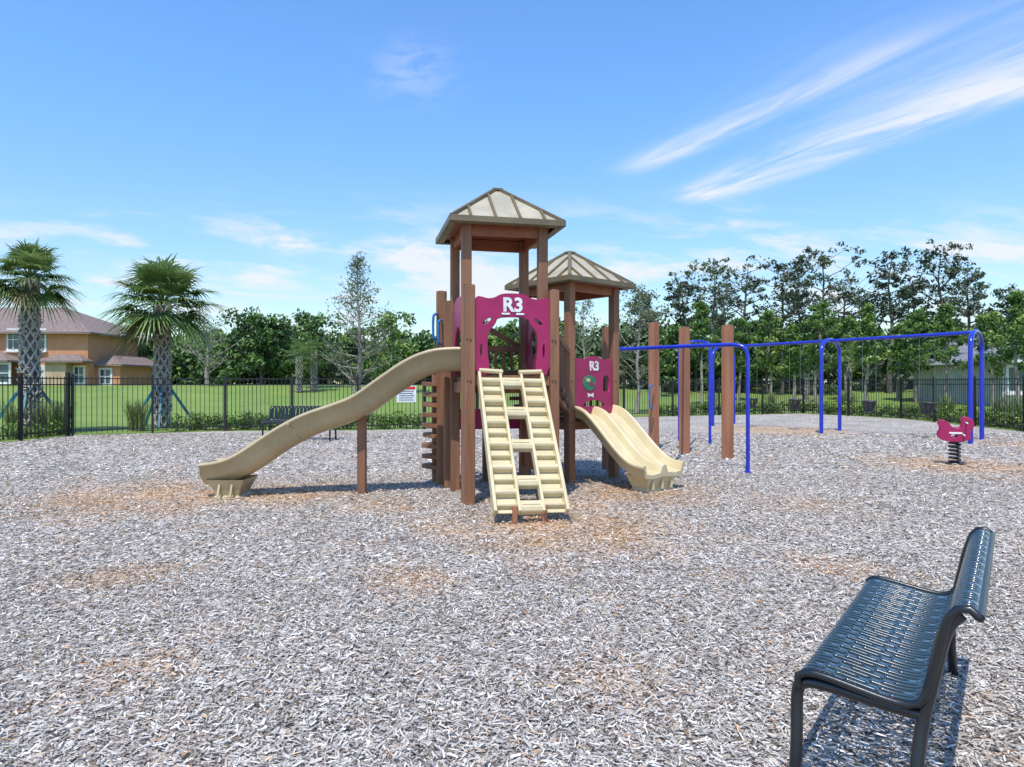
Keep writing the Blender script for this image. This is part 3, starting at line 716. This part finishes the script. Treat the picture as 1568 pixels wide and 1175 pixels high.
def palm(name,x,y,hc,R,tw,nf=38,seed=1,brace=True,blades=26):
    bz=tz(x,y); hc-=bz
    R_=random.Random(seed); E=empty(name,(x,y,0)); g=M()
    h=hc-.1
    g.tube([(x,y,0),(x,y,h*.3),(x,y,h*.7),(x,y,h)],0,16,0,radii=[tw*.42,tw*.36,tw*.38,tw*.40])
    rr=tw*.43; nh=7; turns=h/ (tw*5.5)
    for sgn in(-1,1):
        for k in range(nh):
            pts=[]; n=int(h/.06)
            for i in range(n+1):
                f=i/n; a=sgn*(2*math.pi*turns*f)+2*math.pi*k/nh; r_=rr*(1.0+.10*math.sin(i*1.9+k*2.1)+.06*math.sin(i*.7))
                pts.append((x+r_*math.cos(a),y+r_*math.sin(a),.05+f*(h-.05)))
            g.tube(pts,tw*.065,5,1,caps=False)
    for i in range(int(h*26)):
        z=h*(.12+.88*R_.random()); a=R_.uniform(0,6.283); d=V((math.cos(a),math.sin(a),.9)).normalized()
        p=V((x+rr*math.cos(a),y+rr*math.sin(a),z)); g.beam(p,p+d*R_.uniform(.06,.15)*tw/.5,.07*tw/.5,.03,1)
    build('trunk',g,[m_palmt,m_boot],E)
    g=M(); Q=[];S=[]
    c0=V((x,y,hc-.05))
    for i in range(nf):
        f=(i+.5)/nf; el=math.radians(86-128*f**.85+R_.uniform(-10,10)); a=i*2.39996+R_.uniform(-.25,.25)
        d=V((math.cos(a)*math.cos(el),math.sin(a)*math.cos(el),math.sin(el)))
        pl=R*.48*R_.uniform(.75,1.15); p1=c0+d*pl*.5; p2=c0+d*pl-V((0,0,.08*R*math.cos(el)))
        g.tube([c0+d*.08,p1,p2],0,5,0,radii=[.022,.015,.01],caps=False)
        side=d.cross(V((0,0,1))); side=side.normalized() if side.length>.05 else V((1,0,0))
        upv=side.cross(d)
        bl=R*.60*R_.uniform(.8,1.15)
        sh0=R_.uniform(.45,.95)*(1-.4*f) + .12
        if f>.95: sh0=.0
        for j in range(blades):
            th=math.radians(-112+224*(j+.5)/blades); dirb=(d*math.cos(th)+side*math.sin(th)+upv*.30*abs(math.sin(th))).normalized()
            ll=bl*(1-.28*abs(th)/2.1)*R_.uniform(.8,1.08); wv=dirb.cross(upv).normalized()*.032*R
            pp=[]; dp=R_.uniform(.5,1.0)
            for k in range(5):
                s_=k/4; dr=V((0,0,-1))*(ll*dp*max(0,s_-.3)**1.7); pp.append(p2+dirb*ll*s_+dr)
            ws=[.25,1,.8,.45,.08]
            for k in range(4):
                Q.append([pp[k]-wv*ws[k]*.6,pp[k]+wv*ws[k]*.6,pp[k+1]+wv*ws[k+1]*.6,pp[k+1]-wv*ws[k+1]*.6])
                S.append(min(1,max(0,sh0+R_.uniform(-.14,.14)+(.1 if k==3 else 0))))
    build('fronds',g,[m_frond,m_frond],E,quads=np.array([[tuple(v) for v in q_] for q_ in Q]),shade=np.array(S))
    if brace:
        g=M()
        for a in (2.6,.5,-1.2,-2.3):
            b0=V((x+math.cos(a)*tw*.4,y+math.sin(a)*tw*.4,1.35)); b1=V((x+math.cos(a)*1.05,y+math.sin(a)*1.05,.0)); g.beam(b0,b1,.05,.09)
        build('braces',g,[m_teal],E)
    E.location.z=bz
palm('palm_tree',X(46,20),20,Z(424,20),1.45,.54,46,3)
palm('palm_tree',X(249,22.8),22.8,Z(464,22.8),2.05,.54,52,4)
for i,(px_,d,py_) in enumerate([(458,44,545),(481,45,540)]): palm('palm_tree',X(px_,d),d,Z(py_,d),1.4,.42,20,6+i,False,12)
for i,(px_,d,py_) in enumerate([(1300,44,545),(1520,42,540),(1235,46,545)]): palm('palm_tree',X(px_,d),d,Z(py_,d),1.3,.35,18,16+i,False,12)
def hedge(name,pxs,off,h,sz=.05,dens=1.0,lm=m_leaf):
    C=[];R=[];g=M()
    for px_ in pxs:
        d=np.interp((px_-784)/F,fx,fy)+off+random.uniform(-.1,.35); x=X(px_,d)
        for k in range(5):
            z=random.uniform(.1,h); C.append((x+random.uniform(-.25,.25),d+random.uniform(-.15,.2),z)); R.append(random.uniform(.14,.26))
        g.tube([(x,d,0),(x,d,h*.6)],.015,4)
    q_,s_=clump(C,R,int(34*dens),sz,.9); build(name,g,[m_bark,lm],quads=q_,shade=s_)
hedge('hedge',np.arange(272,645,9),.5,.42,.05,1,m_leafy)
hedge('hedge',np.arange(1005,1600,7.5),.55,.46,.06,1,m_leafy)
hedge('hedge',np.arange(-120,100,14),.5,.35,.05,1,m_leafy)
def tuft(name,pts,h,n=150):
    Q=[];S=[]
    for (x,y) in pts:
        for i in range(n):
            a=random.uniform(0,6.283); ln_=h*random.uniform(.6,1.1); sp_=random.uniform(.15,.75); w_=.009
            p0=V((x+random.gauss(0,.06),y+random.gauss(0,.06),0)); o_=V((math.cos(a),math.sin(a),0)); wv=V((-math.sin(a),math.cos(a),0))*w_
            pp=[p0,p0+o_*sp_*ln_*.25+V((0,0,ln_*.55)),p0+o_*sp_*ln_*.6+V((0,0,ln_*.9)),p0+o_*sp_*ln_*1.0+V((0,0,ln_*.85))]
            for k in range(3):
                ws=[1,.9,.6,.1]; Q.append([tuple(pp[k]-wv*ws[k]),tuple(pp[k]+wv*ws[k]),tuple(pp[k+1]+wv*ws[k+1]),tuple(pp[k+1]-wv*ws[k+1])]); S.append(random.uniform(.2,1))
    build(name,M(),[m_grassb,m_grassb],quads=np.array(Q),shade=np.array(S))
def fo(px_,off): 
    d=float(np.interp((px_-784)/F,fx,fy))+off; return (X(px_,d),d)
tuft('ornamental_grass',[fo(88,1.2),fo(97,1.6),fo(205,1.4),fo(215,1.0),fo(20,1.5),fo(62,.9)],1.0)
tuft('ornamental_grass',[fo(300,1.3),fo(380,1.5),fo(430,1.8)],.6,100)
tuft('ornamental_grass',[fo(1290,1.3),fo(1302,1.5),fo(1530,1.2),fo(1550,1.5),fo(1565,1.0),fo(1450,1.2),fo(1180,1.5),fo(1090,1.6)],1.1,130)

# ------------------------------------------------------------ houses
def hip(g,x0,x1,y0,y1,ze,zr,ov,mi):
    x0-=ov;x1+=ov;y0-=ov;y1+=ov; h=min(x1-x0,y1-y0)/2
    if x1-x0>=y1-y0: a=(x0+h,(y0+y1)/2,zr);b_=(x1-h,(y0+y1)/2,zr); fs=[(0,1,5,4),(1,2,5),(2,3,4,5),(3,0,4)]
    else: a=((x0+x1)/2,y0+h,zr);b_=((x0+x1)/2,y1-h,zr); fs=[(0,1,4),(1,2,5,4),(2,3,5),(3,0,4,5)]
    g.add([(x0,y0,ze),(x1,y0,ze),(x1,y1,ze),(x0,y1,ze),a,b_],fs+[(3,2,1,0)],mi)
    for p,q_ in(((x0,y0),(x1,y0)),((x1,y0),(x1,y1)),((x1,y1),(x0,y1)),((x0,y1),(x0,y0))): g.beam((*p,ze-.06),(*q_,ze-.06),.1,.14,mi+1)
def window(g,xc,y,zc,w,h):
    g.box((xc,y-.03,zc),(w+.3,.08,h+.3),0,2); g.box((xc,y-.075,zc),(w,.03,h),0,3)
    g.box((xc,y-.10,zc),(.06,.03,h),0,2); g.box((xc,y-.105,zc),(w,.03,.06),0,2)
    g.box((xc,y-.1,zc-h/2-.2),(w+.45,.18,.1),0,2)
g=M(); D0=50
xr=X(135,D0)
g.box(((xr-46)/2,D0+5,2.6),(xr+46,10,5.2),0,0); hip(g,-46,xr,D0,D0+10,5.2,7.6,.5,4)
for px_ in(22,61,-35,-90): window(g,X(px_,D0),D0,Z(521,D0),.75,1.35)
g.box((-41.3,D0-1.0,1.55),(9,2.0,3.1),0,1); hip(g,-45.8,X(25,49),D0-2,D0+.02,3.1,3.7,.3,4)
window(g,X(0,48),D0-2.0,2.2,1.3,1.2)
g.box((X(96,D0),D0-.4,1.55),(1.5,.8,3.1),0,1); hip(g,X(96,D0)-.75,X(135,D0),D0-.8,D0+.02,3.1,3.6,.25,4)
g.box((X(152,D0),D0+4,1.45),(1.9,6,2.9),0,0); hip(g,X(135,D0)+.02,X(152,D0)+.95,D0+1,D0+7,2.9,3.6,.3,4)
window(g,X(150,D0),D0+1,2.0,.7,1.0)
g.box((X(72,D0),D0-.04,1.85),(.95,.08,1.9),0,2)
window(g,X(122,D0),D0,2.1,.6,1.1)
build('stucco_house',g,[m_stucco,m_stucco2,m_trim,m_glass,m_shingle,m_shingle,m_stuccow])
g=M(); D1=52
x0,x1=X(1425,D1),X(1640,D1)
g.box(((x0+x1)/2,D1+5,1.6),(x1-x0,10,3.2),0,0); hip(g,x0,x1,D1,D1+10,3.2,5.1,.5,4)
for px_ in(1450,1490,1535,1580): window(g,X(px_,D1),D1,2.2,1.0,1.2)
build('grey_house',g,[m_stuccow,m_stuccow,m_trim,m_glass,m_shingleg,m_trim])
g=M(); D1=36; x0,x1=X(1535,D1),X(1800,D1)
g.box(((x0+x1)/2,D1+4,1.35),(x1-x0,8,2.7),0,0); hip(g,x0,x1,D1,D1+8,2.7,3.8,.5,4); window(g,X(1555,D1),D1,1.7,.8,1.2); window(g,X(1610,D1),D1,1.7,.8,1.2)
build('grey_house',g,[m_stuccow,m_stuccow,m_trim,m_glass,m_shingleg,m_trim])

# ------------------------------------------------------------ sky & sun
el=math.radians(64); sv=V((-.30,-.95,0)).normalized()*math.cos(el); sv.z=math.sin(el)
w=bpy.data.worlds.new('World'); scene.world=w; w.use_nodes=True; nt=w.node_tree
bg=nt.nodes['Background']; sky=nt.nodes.new('ShaderNodeTexSky'); sky.sky_type='NISHITA'; sky.sun_disc=False
sky.sun_elevation=el; sky.sun_rotation=math.atan2(sv.x,sv.y); sky.air_density=1.0; sky.dust_density=.4; sky.ozone_density=2.0
tc=nt.nodes.new('ShaderNodeTexCoord'); sx=nt.nodes.new('ShaderNodeSeparateXYZ'); nt.links.new(tc.outputs['Generated'],sx.inputs[0])
x_,y_,z_=sx.outputs
zc=mth(nt,'MAXIMUM',z_,.02); Xc=mth(nt,'DIVIDE',x_,zc); Yc_=mth(nt,'DIVIDE',y_,zc)
U=mth(nt,'ADD',mth(nt,'MULTIPLY',Xc,.443),mth(nt,'MULTIPLY',Yc_,-.896)); W_=mth(nt,'ADD',mth(nt,'MULTIPLY',Xc,.896),mth(nt,'MULTIPLY',Yc_,.443))
cv=nt.nodes.new('ShaderNodeCombineXYZ'); nt.links.new(mth(nt,'MULTIPLY',U,.9),cv.inputs[0]); nt.links.new(mth(nt,'MULTIPLY',W_,4.0),cv.inputs[1])
n1=noise(nt,cv.outputs[0],1.3,5,.62,.6)
wn=noise(nt,cv.outputs[0],.6,1,.5)
Ww=mth(nt,'ADD',W_,mth(nt,'MULTIPLY',mth(nt,'SUBTRACT',wn,.5),.4))
def band(c,s):
    q_=mth(nt,'DIVIDE',mth(nt,'SUBTRACT',Ww,c),s); return mth(nt,'EXPONENT',mth(nt,'MULTIPLY',mth(nt,'MULTIPLY',q_,q_),-1))
def um(a,b_,c,d): return mth(nt,'MULTIPLY',mrange(nt,U,a,b_),mrange(nt,U,c,d,1,0))
A=mth(nt,'MULTIPLY',band(2.50,.15),um(-3.05,-2.7,-1.1,.2)); B=mth(nt,'MULTIPLY',band(1.88,.10),um(-2.8,-2.4,-1.7,-1.0))
B=mth(nt,'MULTIPLY',B,.8)
A2=mth(nt,'MULTIPLY',mth(nt,'MULTIPLY',band(2.25,.36),um(-2.2,-1.4,-.8,.5)),.30)
st=mth(nt,'MULTIPLY',mth(nt,'ADD',mth(nt,'ADD',A,B),A2),mrange(nt,n1,.30,.68,.10,1.1))
yy=mth(nt,'MAXIMUM',y_,.05); az=mth(nt,'DIVIDE',x_,yy); ele=mth(nt,'DIVIDE',z_,yy)
cv2=nt.nodes.new('ShaderNodeCombineXYZ'); nt.links.new(mth(nt,'MULTIPLY',az,3.2),cv2.inputs[0]); nt.links.new(mth(nt,'ADD',mth(nt,'MULTIPLY',ele,15),mth(nt,'MULTIPLY',az,1.5)),cv2.inputs[1]); cv2.inputs[2].default_value=3.7
n2=noise(nt,cv2.outputs[0],1.6,5,.6,.3)
low=mth(nt,'MULTIPLY',mrange(nt,n2,.45,.68),mth(nt,'MULTIPLY',mrange(nt,ele,.02,.10),mrange(nt,ele,.17,.30,1,0)))
low=mth(nt,'MULTIPLY',low,.95)
cv3=nt.nodes.new('ShaderNodeCombineXYZ'); nt.links.new(mth(nt,'MULTIPLY',az,1.0),cv3.inputs[0]); nt.links.new(mth(nt,'MULTIPLY',ele,2.2),cv3.inputs[1])
n3=noise(nt,cv3.outputs[0],16,5,.62,.5)
pt_=None
def puff(px_,py_,rx,ry,a):
    u0=(px_-784)/F; e0=(588-py_)/F
    p_=mth(nt,'MULTIPLY',mth(nt,'SUBTRACT',az,u0),F/rx); q_=mth(nt,'MULTIPLY',mth(nt,'SUBTRACT',ele,e0),F/ry)
    r_=mth(nt,'ADD',mth(nt,'MULTIPLY',p_,p_),mth(nt,'MULTIPLY',q_,q_))
    return mth(nt,'MULTIPLY',mth(nt,'EXPONENT',mth(nt,'MULTIPLY',r_,-1)),a)
ps=None
for a_ in((445,373,42,14,1.1),(625,388,75,22,1.0),(630,110,60,45,.25),(1135,346,40,7,.6),(1240,378,60,8,.6),(760,420,80,20,.7),(1540,385,70,14,.7)):
    q_=puff(*a_); ps=q_ if ps is None else mth(nt,'ADD',ps,q_)
ps=mth(nt,'MULTIPLY',ps,mrange(nt,n3,.34,.62))
tot=mth(nt,'ADD',mth(nt,'ADD',st,low),ps)
tot=mth(nt,'MINIMUM',tot,.9)
tint=mixc(nt,mrange(nt,z_,.0,.40),(1.17,1.20,1.12),(1.05,1.50,1.92))
sk=mixc(nt,1,sky.outputs[0],tint,'MULTIPLY')
fin=mixc(nt,tot,sk,(6.1,6.3,6.6))
nt.links.new(fin,bg.inputs[0]); bg.inputs[1].default_value=.148
sl=bpy.data.lights.new('sun','SUN'); sl.energy=4.7; sl.angle=math.radians(.5); sl.color=(1,.95,.88)
so=bpy.data.objects.new('sun',sl); so.rotation_euler=sv.to_track_quat('Z','Y').to_euler(); so.location=(0,0,20); scene.collection.objects.link(so)
cam=bpy.data.cameras.new('camera'); cam.lens=24; cam.sensor_width=36; cam.clip_end=4000; cam.clip_start=.05
co=bpy.data.objects.new('camera',cam); co.location=(0,0,EYE); co.rotation_euler=(math.radians(90),0,0); scene.collection.objects.link(co); scene.camera=co
